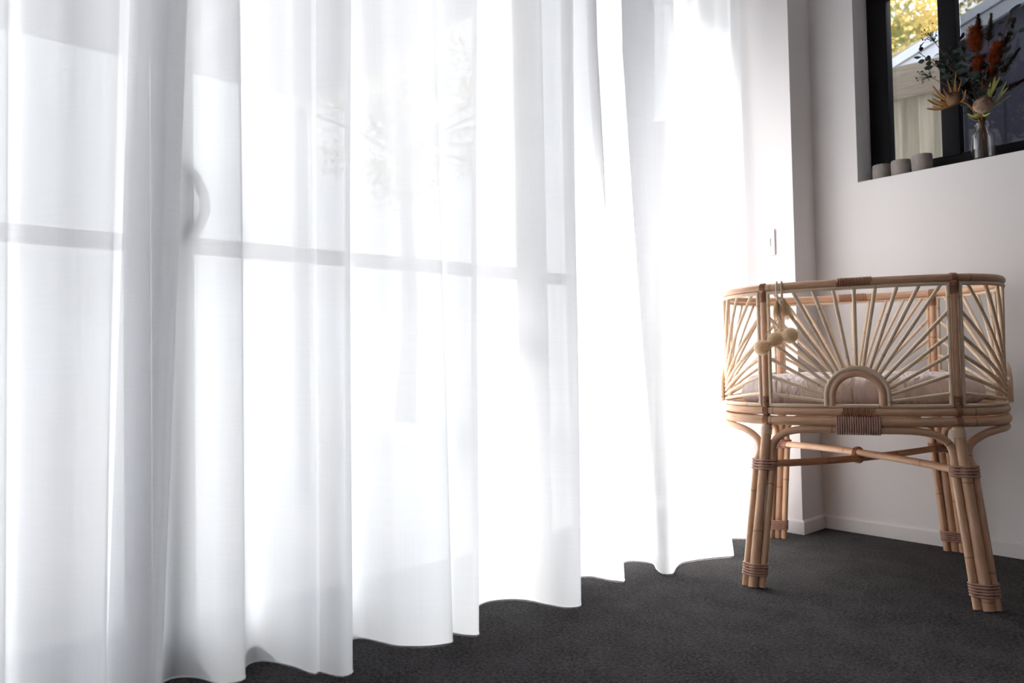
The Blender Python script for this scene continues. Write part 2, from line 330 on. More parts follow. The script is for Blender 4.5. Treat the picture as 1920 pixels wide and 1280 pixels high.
# ---------------------------------------------------------------- sheer curtain
hem = [(-1.66,-1.50),(-1.46,-1.42),(-1.45,-1.34),(-1.65,-1.26),(-1.66,-1.18),(-1.47,-1.10),(-1.46,-1.0),(-1.64,-.92),(-1.66,-.84),(-1.47,-.76),(-1.46,-.68),(-1.65,-.60),(-1.66,-.52),(-1.47,-.44),(-1.46,-.36),(-1.65,-.27),(-1.66,-.18),(-1.60,-.08),
 (-1.50,.06),(-1.458,.12),(-1.452,.158),(-1.475,.172),(-1.54,.178),(-1.60,.186),(-1.605,.205),(-1.55,.23),(-1.475,.262),(-1.452,.296),(-1.458,.316),(-1.50,.322),(-1.58,.334),(-1.61,.345),(-1.585,.356),(-1.50,.364),(-1.438,.378),(-1.430,.394),(-1.455,.401),(-1.53,.412),(-1.64,.436),(-1.712,.474),
 (-1.732,.510),(-1.700,.548),(-1.635,.572),(-1.612,.602),(-1.618,.624),(-1.650,.634),(-1.685,.652),(-1.694,.680),(-1.668,.704),(-1.605,.730),(-1.545,.742),(-1.532,.750),(-1.540,.758),(-1.515,.768),(-1.479,.784),(-1.480,.808),(-1.51,.822),(-1.58,.852),(-1.655,.895),
 (-1.650,.930),(-1.597,.950),(-1.544,.968),(-1.495,1.016),(-1.472,1.062),(-1.476,1.080),(-1.51,1.096),(-1.528,1.108),(-1.490,1.126),(-1.466,1.146),(-1.476,1.160),(-1.54,1.195),(-1.62,1.255),
 (-1.648,1.325),(-1.622,1.386),(-1.580,1.418),(-1.515,1.434),(-1.457,1.452),(-1.438,1.484),(-1.455,1.508),(-1.52,1.56),(-1.60,1.635),(-1.632,1.680),
 (-1.610,1.718),(-1.545,1.730),(-1.507,1.750),(-1.515,1.765),(-1.57,1.815),(-1.635,1.885),(-1.640,1.945),(-1.575,1.975),(-1.515,1.926),(-1.470,1.900),(-1.450,1.922),(-1.474,1.966),(-1.502,2.03),(-1.500,2.08),
 (-1.470,2.165),(-1.434,2.235),(-1.45,2.262),(-1.53,2.372),(-1.575,2.44),(-1.548,2.482),(-1.505,2.50),(-1.482,2.53),(-1.486,2.552),(-1.53,2.59),(-1.59,2.64),(-1.62,2.68)]
# where each fold leans as it rises to about 1.6 m (hem y -> upper y), read off the fold lines
lean = [(-1.6,-1.6),(-.2,-.2),(.165,.172),(.31,.333),(.36,.43),(.394,.478),(.47,.50),(.513,.53),(.60,.60),(.70,.69),(.80,.83),(.94,.92),(1.07,1.045),(1.15,1.195),(1.30,1.33),(1.48,1.52),(1.60,1.60),(1.755,1.68),(1.92,1.80),(1.935,2.02),(2.05,2.10),(2.24,2.24),(2.45,2.40),(2.57,2.53),(2.7,2.68)]
def interp(tab, x):
    for (a, b), (c, d) in zip(tab, tab[1:]):
        if x <= c: return b+(d-b)*max(0, (x-a))/(c-a)
    return tab[-1][1]
base = cmr([(x, y, 0) for x, y in hem], 10)
ln = [0]
for a, b in zip(base, base[1:]): ln.append(ln[-1]+(b-a).length)
NC = 900; cur = []; j = 0
for i in range(NC):
    s = ln[-1]*i/(NC-1)
    while j < len(ln)-2 and ln[j+1] < s: j += 1
    t = (s-ln[j])/max(1e-9, ln[j+1]-ln[j]); p = base[j].lerp(base[j+1], t); cur.append((p.x, p.y, s))
ZS = [0.003+(2.44-.003)*(k/58)**1.05 for k in range(59)]
ty = []
for (x, y, s) in cur: ty.append(interp(lean, y))
# smooth the upper line
for _ in range(9): ty = [ty[0]]+[(ty[i-1]+2*ty[i]+ty[i+1])/4 for i in range(1, NC-1)]+[ty[-1]]
mb = MB(); vv = []; ff = []; uvs = []
for k, z in enumerate(ZS):
    u = min(1.0, z/1.65); e = u
    for i, (x, y, s) in enumerate(cur):
        xt = max(-1.675, -1.565+.86*(x+1.565))
        rip = (.009*math.sin(s*31+1.3*math.sin(s*3.1))+.0075*math.sin(s*67+2+1.7*math.sin(s*5.3)))*min(1.3, (z/1.9))**1.4
        wv = .006*math.sin(s*9+z*2.2)*math.sin(PI*min(1, z/2.4))
        X = x*(1-e)+xt*e+rip+wv; Y = y*(1-e)+ty[i]*e
        X -= .085*min(1, z/.42)**1.3*math.exp(-((Y-2.28)/.15)**2)
        X -= .072*min(1, z/.42)**1.3*math.exp(-((Y-2.52)/.085)**2)
        vv.append((X, Y, z))
for k in range(len(ZS)-1):
    for i in range(NC-1):
        a = k*NC+i; ff.append((a, a+1, a+NC+1, a+NC))
        s0, s1 = cur[i][2], cur[i+1][2]; uvs += [(s0, ZS[k]), (s1, ZS[k]), (s1, ZS[k+1]), (s0, ZS[k+1])]
mb.v = [(x+1.56, y-.6, z) for x, y, z in vv]; mb.f = ff; mb.uv = uvs
ct = empty('sheer_curtain', (-1.56, .6, 0), label='floor length white sheer curtain hanging in deep folds across the glass door', cat='curtain')
mb.build('curtain_panel', M_sheer, ct)
M_hem = mat('stitched_hem', (.82, .80, .80), .8, .1)
mb = MB(); mb.tube([mbv for mbv in [(x+1.56, y-.6, .0045) for x, y, s in cur[::2]]], .0020, 5); mb.build('hem_cord', M_hem, ct)
mb = MB(); mb.box(-.03, .03, -2.15, YN-.602, 2.44, 2.47, .003); mb.build('curtain_track', M_white, ct)

# ---------------------------------------------------------------- rattan bassinet
BC = Vector((-1.0931, 2.453, 0)); BT = .4286
A_, B_, NE = .405, .314, 2.75
SA = []      # arc-length samples of the oval, starting at the front centre (0,-B) and running towards +a
_s = 0; _pp = None; NS = 1440
for i in range(NS+1):
    w = -PI/2+2*PI*i/NS; c, s = math.cos(w), math.sin(w)
    p = Vector((A_*math.copysign(abs(c)**(2/NE), c), B_*math.copysign(abs(s)**(2/NE), s)))
    if _pp is not None: _s += (p-_pp).length
    SA.append((_s, p)); _pp = p
PER = _s
def oval(s, off=0.0):
    s %= PER; lo, hi = 0, NS
    while hi-lo > 1:
        m_ = (lo+hi)//2
        if SA[m_][0] <= s: lo = m_
        else: hi = m_
    t = (s-SA[lo][0])/max(1e-9, SA[hi][0]-SA[lo][0]); p = SA[lo][1].lerp(SA[hi][1], t)
    l2, h2 = SA[(lo-6) % NS][1], SA[(hi+6) % NS][1]; d = (h2-l2).normalized()
    return Vector((p.x+d.y*off, p.y-d.x*off))
PA, PB = .254, .279
s_post = min((abs(p.x-PA)+abs(p.y+PB), s) for s, p in SA if p.x > 0 and p.y < 0)[1]
S_END = PER/4
posts_s = [s_post, 2*S_END-s_post, 2*S_END+s_post, 4*S_END-s_post]
ZR, ZB, ZG = .896, .518, .4895
bs = empty('rattan_bassinet', BC, BT, label='oval rattan bassinet on splayed legs with sunburst cane sides', cat='bassinet')
def ring(r, z, name, m, off=0, sub=None):
    mb = MB(); mb.tube([(*oval(PER*i/140, off), z) for i in range(140)], r, 14, closed=True); return mb.build(name, m, sub or bs)
rim = ring(.0112, ZR, 'top_rim', M_cane)
brim = ring(.0122, ZB, 'basket_base_rim', M_cane)
srim = ring(.0140, ZG, 'stand_ring', M_leg, .001)
def coil(pathf, s0, s1, R, w, m, parent, name='binding', turns=None, n=5):
    """cane strip wound closely round the tube that pathf(s) describes"""
    L = abs(s1-s0); turns = turns or max(2, int(L/(w*2.05))); mb = MB(); K = turns*12; pts = []
    for i in range(K+1):
        t = i/K; s = s0+(s1-s0)*t; p = Vector(pathf(s)); q = Vector(pathf(s+.002)); d = (q-p).normalized()
        up = Vector((0, 0, 1)) if abs(d.z) < .8 else Vector((1, 0, 0)); a = d.cross(up).normalized(); b = d.cross(a)
        wv = 2*PI*turns*t; pts.append(p+(a*math.cos(wv)+b*math.sin(wv))*(R+w*.5))
    mb.tube(pts, w, n); return mb.build(name, m, parent)
for c0 in (0, 2*S_END):
    coil(lambda s: (*oval(s), ZR), c0-.046, c0+.046, .0112, .0022, M_bind, rim)
    coil(lambda s: (*oval(s), ZB), c0-.042, c0+.042, .0122, .0022, M_bind, brim)
# posts with lashings
for s in posts_s:
    p = oval(s, .001); mb = MB(); mb.tube([(p.x, p.y, ZB-.004+(ZR-ZB+.006)*i/12) for i in range(13)], .0098, 12, u0=s*7)
    po = mb.build('post', M_cane, bs)
    coil(lambda z: (p.x, p.y, z), ZR-.045, ZR-.012, .0098, .0020, M_bind, po)
    coil(lambda z: (p.x, p.y, z), ZB+.012, ZB+.045, .0098, .0020, M_bind, po)
    # lashing straps over the rims at the post
    for (zc, rr, sp) in ((ZR, .0128, .016), (ZB, .0140, .013), (ZG, .0158, .013)):
        mb = MB(); k = 6
        for q in range(k):
            ss = s+(q-(k-1)/2)*.0027; o2 = oval(ss); nn = (oval(ss, .01)-o2).normalized()
            lp = []
            for w in range(14):
                a = 2*PI*w/14; lp.append((o2.x+nn.x*math.cos(a)*rr, o2.y+nn.y*math.cos(a)*rr, zc+math.sin(a)*rr))
            mb.tube(lp, .0016, 5, closed=True)
        mb.build('lashing', M_bind, po)
# sunburst panels
def panel(sc, half, ntop, zhits, prot=0):
    off = .004; z0 = ZB+.0175; z1 = ZR-.0165
    def P(u, z, o=off): return Vector((*oval(sc+u, o), z))
    mb = MB(); r = .0056
    def poly(pts, rr, m_=mb, seg=.02):
        out = []
        for (a, b) in zip(pts, pts[1:]):
            L = math.hypot(b[0]-a[0], b[1]-a[1]); k = max(1, int(L/seg))
            for i in range(k): out.append(P(a[0]+(b[0]-a[0])*i/k, a[1]+(b[1]-a[1])*i/k))
        out.append(P(*pts[-1])); m_.tube(out, rr, 8)
    poly([(-half-.004, z1), (half+.004, z1)], r); poly([(-half-.004, z0), (half+.004, z0)], r)
    poly([(-half, z0), (-half, z1)], r); poly([(half, z0), (half, z1)], r)
    pf = mb.build('fan_panel', M_core, bs)
    rx, zc = .083, z0+.028
    def arch(rr, rad, o, nm, m_):
        pts = [P(-rr, z0, o)]
        for i in range(25):
            w = PI-PI*i/24; pts.append(P(rr*math.cos(w), zc+rr*math.sin(w), o))
        pts.append(P(rr, z0, o)); q = MB(); q.tube(pts, rad, 10); q.build(nm, m_, pf)
    arch(rx, .0062, off+.002+prot, 'outer_arch', M_core); arch(rx-.0165, .0105, off-.001+prot*.6, 'inner_arch', M_cane)
    def hit(u, z):
        # start of the spoke on the arch, aimed at the sunburst centre
        d = Vector((u, z-z0)); lo, hi = 0, 1
        for _ in range(30):
            m_ = (lo+hi)/2; x, y = d.x*m_, d.y*m_+z0
            ins = (abs(x) < rx and y < zc) or math.hypot(x, y-zc) < rx
            if ins: lo = m_
            else: hi = m_
        return (d.x*lo, z0+d.y*lo)
    ends = [(half*.93*2*(i/(ntop-1)-.5), z1) for i in range(ntop)]
    for z in zhits: ends += [(-half, z), (half, z)]
    for e in ends:
        jit = (random.random()-.5)*.004
        h = hit(e[0]+jit if abs(e[1]-z1) < 1e-6 else e[0], e[1]+(0 if abs(e[1]-z1) < 1e-6 else jit)); q = MB(); out = []
        k = 8
        for i in range(k+1): out.append(P(h[0]+(e[0]-h[0])*i/k, h[1]+(e[1]-h[1])*i/k, off-.002).lerp(P(*h, off-.002).lerp(P(*e, off-.002), i/k), .6))
        q.tube(out, .0051+random.random()*.0005, 8, u0=random.random()*3); q.build('spoke', M_core, pf)
gap = .0165
hh = s_post-gap; he = S_END-s_post-gap
zh = [ZB+.052, ZB+.105, ZB+.160, ZB+.215, ZB+.285]
panel(0, hh, 9, zh); panel(2*S_END, hh, 9, zh); panel(S_END, he, 11, zh, .008); panel(3*S_END, he, 11, zh, .008)
# base board inside the basket
mb = MB(); pts = [oval(PER*i/90, -.012) for i in range(90)]
v = [(p.x, p.y, ZB-.006) for p in pts]+[(p.x, p.y, ZB+.002) for p in pts]
mb.add(v, [tuple(range(89, -1, -1)), tuple(range(90, 180))]+[(i, (i+1) % 90, 90+(i+1) % 90, 90+i) for i in range(90)])
mb.build('basket_base', M_base, bs, smooth=False)
# stand: legs
FA, FB, ZL = .298, .374, .356
def legpt(sa, sb, z):
    t = 1-z/.474; return Vector((sa*(PA+((FA if sa*sb > 0 or sb < 0 else .284)-PA)*t), sb*(PB+((FB if sb < 0 else .292)-PB)*t), z))
LR, SR = .0142, .0110
legs = {}
def offs(sa, sb, kind):
    return Vector((-sa*.0245, -sb*.004, 0)) if kind == 'side' else Vector((sa*.0220, -sb*.0120, 0))
def hull_wrap(sa, sb, z0, z1, turns, w, mtl, parent, both=True, name='binding'):
    mb = MB()
    for q in range(turns):
        z = z0+(z1-z0)*q/max(1, turns-1); c = legpt(sa, sb, z); cs = [(c, LR)]
        cs += [(c+offs(sa, sb, k), SR) for k in ('side', 'end')]
        lp = []
        for a in range(36):
            w_ = 2*PI*a/36; u = Vector((math.cos(w_), math.sin(w_), 0)); h, b = max((cc.dot(u)+rr, i) for i, (cc, rr) in enumerate(cs))
            lp.append(cs[b][0]+u*(cs[b][1]+w*.35))
        # resample the hull so that its straight runs are straight
        mb.tube(lp, w, 6, closed=True)
    return mb.build(name, mtl, parent)
for sa in (-1, 1):
    for sb in (-1, 1):
        mb = MB(); mb.tube([legpt(sa, sb, .476*i/16) for i in range(17)], lambda t: LR+.0006*math.sin(t*9), 14, u0=sa+2*sb+5)
        lg = mb.build('leg', M_leg, bs)
        coil(lambda z: legpt(sa, sb, z), .446, .470, LR, .0022, M_core, lg)
        hull_wrap(sa, sb, ZL-.0125, ZL+.0125, 4, .0034, M_pink, lg)
        hull_wrap(sa, sb, .036, .066, 5, .0030, M_pink, lg)
# arched rods that run up one leg, along under the ring and down the next
def arc_rod(c0, half, ends, kind):
    # ends: (sa,sb) of the leg at -u and at +u
    zt = ZG-.0235
    def pt(u, z): return Vector((*oval(c0+u, 0.0), z))
    def side(sg, leg):
        o = offs(*leg, kind); pts = [legpt(*leg, z)+o for z in (0.0, .05, .12, .2, .28, .335, .36)]
        top = [(.975, .395), (.90, .428), (.78, .4525), (.62, .463), (.44, zt)]
        lp = legpt(*leg, .395)+o
        res = pts
        for fr, z in top:
            q = pt(sg*half*fr, z); k = max(0, min(1, (z-.36)/(zt-.36)))**.5
            if fr > .95: q = (legpt(*leg, z)+o).lerp(q, .35)
            elif fr > .88: q = (legpt(*leg, z)+o).lerp(q, .8)
            res.append(q)
        return res
    L_ = side(-1, ends[0]); R_ = side(1, ends[1])[::-1]
    pts = cmr(L_+[pt(u*half, zt) for u in (-.22, 0, .22)]+R_, 5)
    mb = MB(); mb.tube(pts, SR, 10, u0=c0*5); return mb.build('arched_brace', M_leg, bs)
f_ = arc_rod(0, s_post, ((-1, -1), (1, -1)), 'side'); b_ = arc_rod(2*S_END, s_post, ((1, 1), (-1, 1)), 'side')
arc_rod(S_END, S_END-s_post, ((1, -1), (1, 1)), 'end'); arc_rod(3*S_END, S_END-s_post, ((-1, 1), (-1, -1)), 'end')
for c0, pr in ((0, f_), (2*S_END, b_)):
    mb = MB(); k = 19
    for q in range(k):
        ss = c0+(q-(k-1)/2)*.0062; o2 = oval(ss); nn = (oval(ss, .01)-o2).normalized(); lp = []
        for w in range(20):
            a = 2*PI*w/20; cx = math.cos(a); sz = math.sin(a)
            r_ = .0165 if sz > 0 else .0135
            lp.append((o2.x+nn.x*cx*r_, o2.y+nn.y*cx*r_, (ZG if sz > 0 else ZG-.0235)+sz*(.0165 if sz > 0 else .0125)))
        mb.tube(lp, .0031, 6, closed=True)
    mb.build('binding', M_pink, pr, label='wide pink cane binding')
# crossed stretchers
for sg, dz, legsd in ((1, .0095, ((1, -1), (-1, 1))), (-1, -.0095, ((-1, -1), (1, 1)))):
    a = legpt(*legsd[0], ZL); b = legpt(*legsd[1], ZL); d = (b-a).normalized(); a = a+d*.02; b = b-d*.02
    pts = [a.lerp(b, i/16)+Vector((0, 0, dz*(1-abs(i/8-1)**2))) for i in range(17)]
    mb = MB(); mb.tube(pts, .0112, 12, u0=sg*3+4); st = mb.build('stretcher', M_leg, bs)
    for e, dd in ((a, d), (b, -d)):
        coil(lambda s, e=e, dd=dd: e+dd*s, .0, .022, .0112, .0022, M_pink, st)
mb = MB()
for q in range(3):
    for w0 in (PI/4, -PI/4):
        u = Vector((math.cos(w0), math.sin(w0), 0)); lp = []; o2 = Vector((-math.sin(w0), math.cos(w0), 0))*(q-1)*.006
        for a in range(20):
            w = 2*PI*a/20; lp.append(u*math.cos(w)*.0185+o2+Vector((0, 0, ZL+math.sin(w)*.0245)))
        mb.tube(lp, .0028, 6, closed=True)
mb.build('binding', M_bind, bs)

# mattress
def make_mattress():
    NU, NR = 160, 26; v = []; f = []
    z0, z1 = ZB+.003, ZB+.108
    prof = []
    for k in range(NR+1):
        t = k/NR
        if t < .35: w = t/.35*PI/2; prof.append((.80+.20*math.sin(w), z0+.040*(1-math.cos(w))))
        elif t < .65: w = (t-.35)/.30*PI/2; prof.append((.86+.14*math.cos(w), z0+.040+.058*math.sin(w)))
        else: q = (t-.65)/.35; prof.append((.86*(1-q), z0+.098+.010*math.sin(q*PI/2)))
    for (r, z) in prof:
        for i in range(NU):
            s = PER*i/NU; p = oval(s, -.050)*r
            n1 = mnoise.noise(Vector((p.x*16, p.y*16, z*22)))*.006+mnoise.noise(Vector((s*34, z*14, 3+r)))*.0042*min(1, r*1.2)
            d = p.normalized() if p.length > 1e-6 else Vector((0, 0))
            v.append((p.x+d.x*n1*r, p.y+d.y*n1*r, z+(n1*.9 if z > z0+.03 else 0)))
    for k in range(NR):
        for i in range(NU):
            j = (i+1) % NU; f.append((k*NU+i, k*NU+j, (k+1)*NU+j, (k+1)*NU+i))
    f.append(tuple(range(NU))[::-1]); mb = MB(); mb.add(v, f)
    o = mb.build('bassinet_mattress', M_linen, label='thin crinkled mauve grey covered mattress lying inside the rattan bassinet', cat='mattress'); o.location = BC; o.rotation_euler = (0, 0, BT)
make_mattress()

# pompom garland hanging over the front rim
def bw(a, b, z): c, s = math.cos(BT), math.sin(BT); return Vector((BC.x+a*c-b*s, BC.y+a*s+b*c, z))
GA = -.206; gp = next(p for s, p in SA[NS*3//4:] if p.x > GA)
g0 = Vector((GA, gp.y)); gl = empty('pompom_garland', bw(GA, gp.y, ZR+.014), 0, label='cream wool pompom and tassel garland looped over the bassinet rim', cat='garland')
GO = Vector(gl.location)
def G(da, db, z): return bw(GA+da, gp.y+db, z)-GO
mb = MB()
for da in (-.007, .007):
    lp = [G(da, .0, .858)+G(0, 0, 0)*0]
    path = [G(da*.6, -.018, .852), G(da, -.0165, .872), G(da, -.0155, .896), G(da, -.010, .9085), G(da, 0, .9115), G(da, .010, .9085), G(da, .0150, .896), G(da, .0165, .868), G(da*1.1, .0175, .842)]
    mb.tube(cmr(path, 4), .0024, 7)
knot = (.0, -.022, .802)
cords = [[G(-.004, -.018, .853), G(-.001, -.021, .83), G(*knot)], [G(.004, -.018, .853), G(.003, -.021, .83), G(*knot)]]
poms = [(-.052, -.034, .711, .0255), (-.014, -.030, .735, .0245), (.029, -.040, .745, .0262)]
for (da, db, z, r) in poms: cords.append([G(*knot), G(da*.5, -.026, .77), G(da, db+.002, z+r*.8)])
for c in cords: mb.tube(cmr(c, 5), .0013, 6)
bm = bmesh.new(); bmesh.ops.create_icosphere(bm, subdivisions=2, radius=.0042); bm.verts.index_update()
kk = G(*knot); mb.add([v.co+kk for v in bm.verts], [[v.index for v in f.verts] for f in bm.faces]); bm.free()
mb.build('cord', M_cord, gl)
rnd = random.Random(3)
for (da, db, z, r) in poms:
    c = G(da, db, z); bm = bmesh.new(); bmesh.ops.create_icosphere(bm, subdivisions=4, radius=1); bm.verts.index_update()
    v = []
    for q in bm.verts:
        d = q.co.normalized(); v.append(c+d*(r*(.80+.05*mnoise.noise(d*6+Vector((da*90, 0, 0)))+.03*mnoise.noise(d*22))))
    mb = MB(); mb.add(v, [[q.index for q in f.verts] for f in bm.faces]); bm.free()
    for _ in range(3600):
        d = Vector((rnd.gauss(0, 1), rnd.gauss(0, 1), rnd.gauss(0, 1))).normalized(); e = (d+Vector((rnd.gauss(0, .16), rnd.gauss(0, .16), rnd.gauss(0, .16)))).normalized()
        s = d.cross(Vector((rnd.random(), rnd.random(), rnd.random()))).normalized()*.0006; b0 = c+d*r*.72; t0 = b0+e*(r*rnd.uniform(.20, .34))
        mb.add([b0-s, b0+s, t0], [(0, 1, 2)])
    mb.build('pompom', M_pom, gl)
for (da, w_, z0, z1) in ((-.006, .010, .852, .805), (.012, .012, .858, .800)):
    mb = MB()
    top = G(da, -.017, z0)
    for _ in range(150):
        a = rnd.uniform(0, 2*PI); rr = math.sqrt(rnd.random()); q = Vector((math.cos(a)*rr, math.sin(a)*rr, 0))
        L_ = (z0-z1)*rnd.uniform(.8, 1.08); sk = Vector((math.cos(BT), math.sin(BT), 0))*(.012 if da > 0 else 0)
        mb.tube([top+q*.0028, top+q*w_*.8+Vector((0, 0, -L_*.35))+sk*.3, top+q*w_*rnd.uniform(.9, 1.5)+Vector((0, 0, -L_*rnd.uniform(.85, 1.15)))+sk*rnd.uniform(.5, 1.7)], .00055, 3, caps=False)
    mb.build('tassel', M_pom, gl)

# ---------------------------------------------------------------- sill pots and vase
def pot(x, y, h, r, label, seed):
    mb = MB(); i = r*.80
    mb.lathe([(0, 0), (r*.93, 0), (r*.97, .003), (r, h*.5), (r*.985, h-.003), (r*.95, h), (i, h), (i*.98, h-.004), (i*.94, .012), (0, .012)], n=40)
    o = mb.build('concrete_pot', M_conc, label=label, cat='pot', group='small concrete pots on the window sill'); o.location = (x, y, WZ0+.002); o.rotation_euler = (0, 0, seed); return o
pot(-1.183, D+.050, .058, .033, 'small grey concrete pot at the left corner of the sill', 0)
pot(-1.112, D+.047, .060, .034, 'small brown grey concrete pot between the two other pots', 1.7)
pot(-1.037, D+.045, .064, .035, 'tallest palest concrete pot, nearest the vase', 3.1)
VX, VY = -.838, D+.045
vz = WZ0+.002
vs_ = empty('glass_vase', (VX, VY, vz), label='clear glass bottle vase holding dried flowers on the window sill', cat='vase')
mb = MB()
outer = [(0, 0), (.030, 0), (.036, .004), (.0375, .02), (.0375, .075), (.035, .088), (.026, .100), (.0225, .108), (.0225, .122), (.0255, .126), (.0255, .131), (.0235, .133)]
inner = [(.0215, .131), (.0205, .122), (.0205, .108), (.024, .101), (.033, .088), (.0352, .075), (.0352, .02), (.033, .008), (0, .007)]
mb.lathe(outer+inner, n=48); mb.build('bottle', M_bottle, vs_)
# flowers: every stem is a thing of its own; its pieces are parts
def stem_path(tip, k=0, base=None):
    b = base or Vector((VX+rnd.uniform(-.014, .014), VY+rnd.uniform(-.014, .014), vz+.012+rnd.random()*.01))
    nk = Vector((VX+rnd.uniform(-.008, .008), VY+rnd.uniform(-.008, .008), vz+.125)); T = Vector(tip)
    mid = nk.lerp(T, .5)+Vector((0, 0, .03))
    return cmr([b, nk, mid, T], 7)
def dot(mb, p, d, L, w, up=None, curl=.15, seg=5, wf=None):
    """leaf blade: from p along d, length L, width w, slightly folded and curled"""
    d = d.normalized(); up = up or Vector((0, 0, 1)); s = d.cross(up)
    if s.length < .1: s = d.cross(Vector((1, 0, 0)))
    s.normalize(); n = s.cross(d); v = []; f = []
    for i in range(seg+1):
        t = i/seg; ww = (wf(t) if wf else math.sin(PI*min(.97, max(.06, t)))**.8)*w/2; c = p+d*L*t+n*(-curl*L*t*t)
        v += [c-s*ww+n*ww*.25, c, c+s*ww+n*ww*.25]
    for i in range(seg): a = i*3; f += [(a, a+1, a+4, a+3), (a+1, a+2, a+5, a+4)]
    mb.add(v, f)
def stem_thing(name, tip, label, r=.0016, m_=None):
    path = stem_path(tip); p0 = path[0]; e = empty(name, p0, label=label, cat='dried flower', group='dried stems in the glass vase')
    mb = MB(); mb.tube([p-p0 for p in path], r, 6); mb.build('stem', m_ or M_eucstem, e)
    return e, [p-p0 for p in path]
def eucalyptus(tip, label, nl=13, L=.026, branch=True):
    e, path = stem_thing('eucalyptus_stem', tip, label, .0014)
    for i in range(nl):
        t = .42+.58*i/(nl-1); q = t*(len(path)-1); k = int(min(len(path)-2, q)); p = path[k].lerp(path[k+1], q-k); d = (path[k+1]-path[k]).normalized()
        a = rnd.uniform(0, 2*PI); side = Vector((math.cos(a), .5*math.sin(a), math.sin(a))).normalized()
        mb = MB(); g = (side+d*.7).normalized(); tw = p+g*.010
        mb.tube([p, tw], .0006, 4, caps=False); dot(mb, tw, g, L*rnd.uniform(.7, 1.2), L*.62, up=Vector((rnd.gauss(0, 1), -1, rnd.gauss(0, 1))).normalized()); mb.build('leaf', M_euc, e)
def berries(tip, label):
    e, path = stem_thing('berry_sprig', tip, label, .0012)
    mb = MB()
    for _ in range(36):
        p = path[-1]+Vector((rnd.gauss(0, .016), rnd.gauss(0, .01), rnd.gauss(0, .016))); bm = bmesh.new(); bmesh.ops.create_icosphere(bm, subdivisions=1, radius=rnd.uniform(.0018, .003)); bm.verts.index_update()
        mb.add([v.co+p for v in bm.verts], [[v.index for v in f.verts] for f in bm.faces]); bm.free(); mb.tube([path[-3], p.lerp(path[-2], .4), p], .0005, 4, caps=False)
    mb.build('berries', M_euc, e, kind='stuff')
def spike(tip, base_t, label, L, R, mtl, name='banksia_spike', dens=2000):
    e, path = stem_thing(name, tip, label, .0022); T = path[-1]; d = (path[-1]-path[-4]).normalized(); mb = MB()
    a0 = d.cross(Vector((0, 1, 0))).normalized(); b0 = d.cross(a0)
    core = [T-d*L+d*L*i/8 for i in range(9)]; mb.tube(core, lambda t: R*.42*math.sqrt(max(.05, 1-(2*t-1)**4)), 10)
    for _ in range(dens):
        t = rnd.random(); w = rnd.uniform(0, 2*PI); o_ = a0*math.cos(w)+b0*math.sin(w); p = T-d*L*(1-t); rr = R*(.8+.25*math.sin(PI*t))
        s = d.cross(o_)*.0006; q = p+o_*rr*.5; tp = p+(o_+Vector((rnd.gauss(0, .2), rnd.gauss(0, .2), rnd.gauss(0, .2))))*rr*rnd.uniform(.65, 1.2)+d*rr*rnd.uniform(0, .6)
        mb.add([q-s, q+s, tp+s*.8, tp-s*.8], [(0, 1, 2, 3)])
    mb.build('flower_head', mtl, e); return e, T, d
def feather(tip, label, L=.09):
    e, path = stem_thing('seed_plume', tip, label, .0012); T = path[-1]; d = (path[-1]-path[-4]).normalized(); mb = MB()
    for _ in range(650):
        t = rnd.random(); o_ = Vector((rnd.gauss(0, 1), rnd.gauss(0, 1), rnd.gauss(0, 1))).normalized(); p = T-d*L*t; g = (o_*.8+d).normalized(); l = rnd.uniform(.006, .018)*(0.5+t)
        dot(mb, p, g, l, .0028, seg=2)
    mb.build('plume', M_brownf, e)
def protea(tip, aim, label, Rr, mcone, mleaf, leaves, name='protea_head'):
    e, path = stem_thing(name, tip, label, .0032, M_strap); T = path[-1]; ax = Vector(aim).normalized()
    a0 = ax.cross(Vector((0, 0, 1))).normalized(); b0 = ax.cross(a0); mb = MB(); v = []; f = []
    NU, NV = 20, 10
    for j in range(NV+1):
        t = j/NV; r = Rr*math.sin(PI*min(.985, max(.04, t))**.85); z = (t-.15)*Rr*2.1
        for i in range(NU):
            w = 2*PI*i/NU; v.append(T+ax*z+(a0*math.cos(w)+b0*math.sin(w))*r)
    for j in range(NV):
        for i in range(NU): k = (i+1) % NU; f.append((j*NU+i, j*NU+k, (j+1)*NU+k, (j+1)*NU+i))
    mb.add(v, f)
    for _ in range(700):
        t = rnd.uniform(.15, .97); w = rnd.uniform(0, 2*PI); r = Rr*math.sin(PI*t**.85); o_ = a0*math.cos(w)+b0*math.sin(w); p = T+ax*(t-.15)*Rr*2.1+o_*r*.96
        dot(mb, p, (ax+o_*.25).normalized(), Rr*.28, .0022, seg=2, up=o_)
    mb.build('flower_head', mcone, e)
    for tp in leaves:
        q = MB(); V_ = Vector(tp)-Vector(e.location); b = T-ax*Rr*.3; mid = (b+V_)/2+Vector((rnd.uniform(-.008, .008), rnd.uniform(-.008, .004), -.012))
        pts = cmr([b, mid, V_], 6); n_ = len(pts); w_ = rnd.uniform(.006, .011); vv_ = []; ff_ = []
        for i, p in enumerate(pts):
            d = (pts[min(i+1, n_-1)]-pts[max(i-1, 0)]).normalized(); s = d.cross(Vector((0, 1, 0)) if i % 99 else Vector((0, 1, .2))).normalized()
            ww = w_*(.45+.55*math.sin(PI*min(1, i/(n_-1)*1.05)))*(1 if i < n_-1 else .3)/2; nn = s.cross(d)
            vv_ += [p-s*ww-nn*ww*.6, p, p+s*ww-nn*ww*.6]
        for i in range(n_-1): a = i*3; ff_ += [(a, a+1, a+4, a+3), (a+1, a+2, a+5, a+4)]
        q.add(vv_, ff_); q.build('bract', mleaf, e)
    return e
FY = 2.90
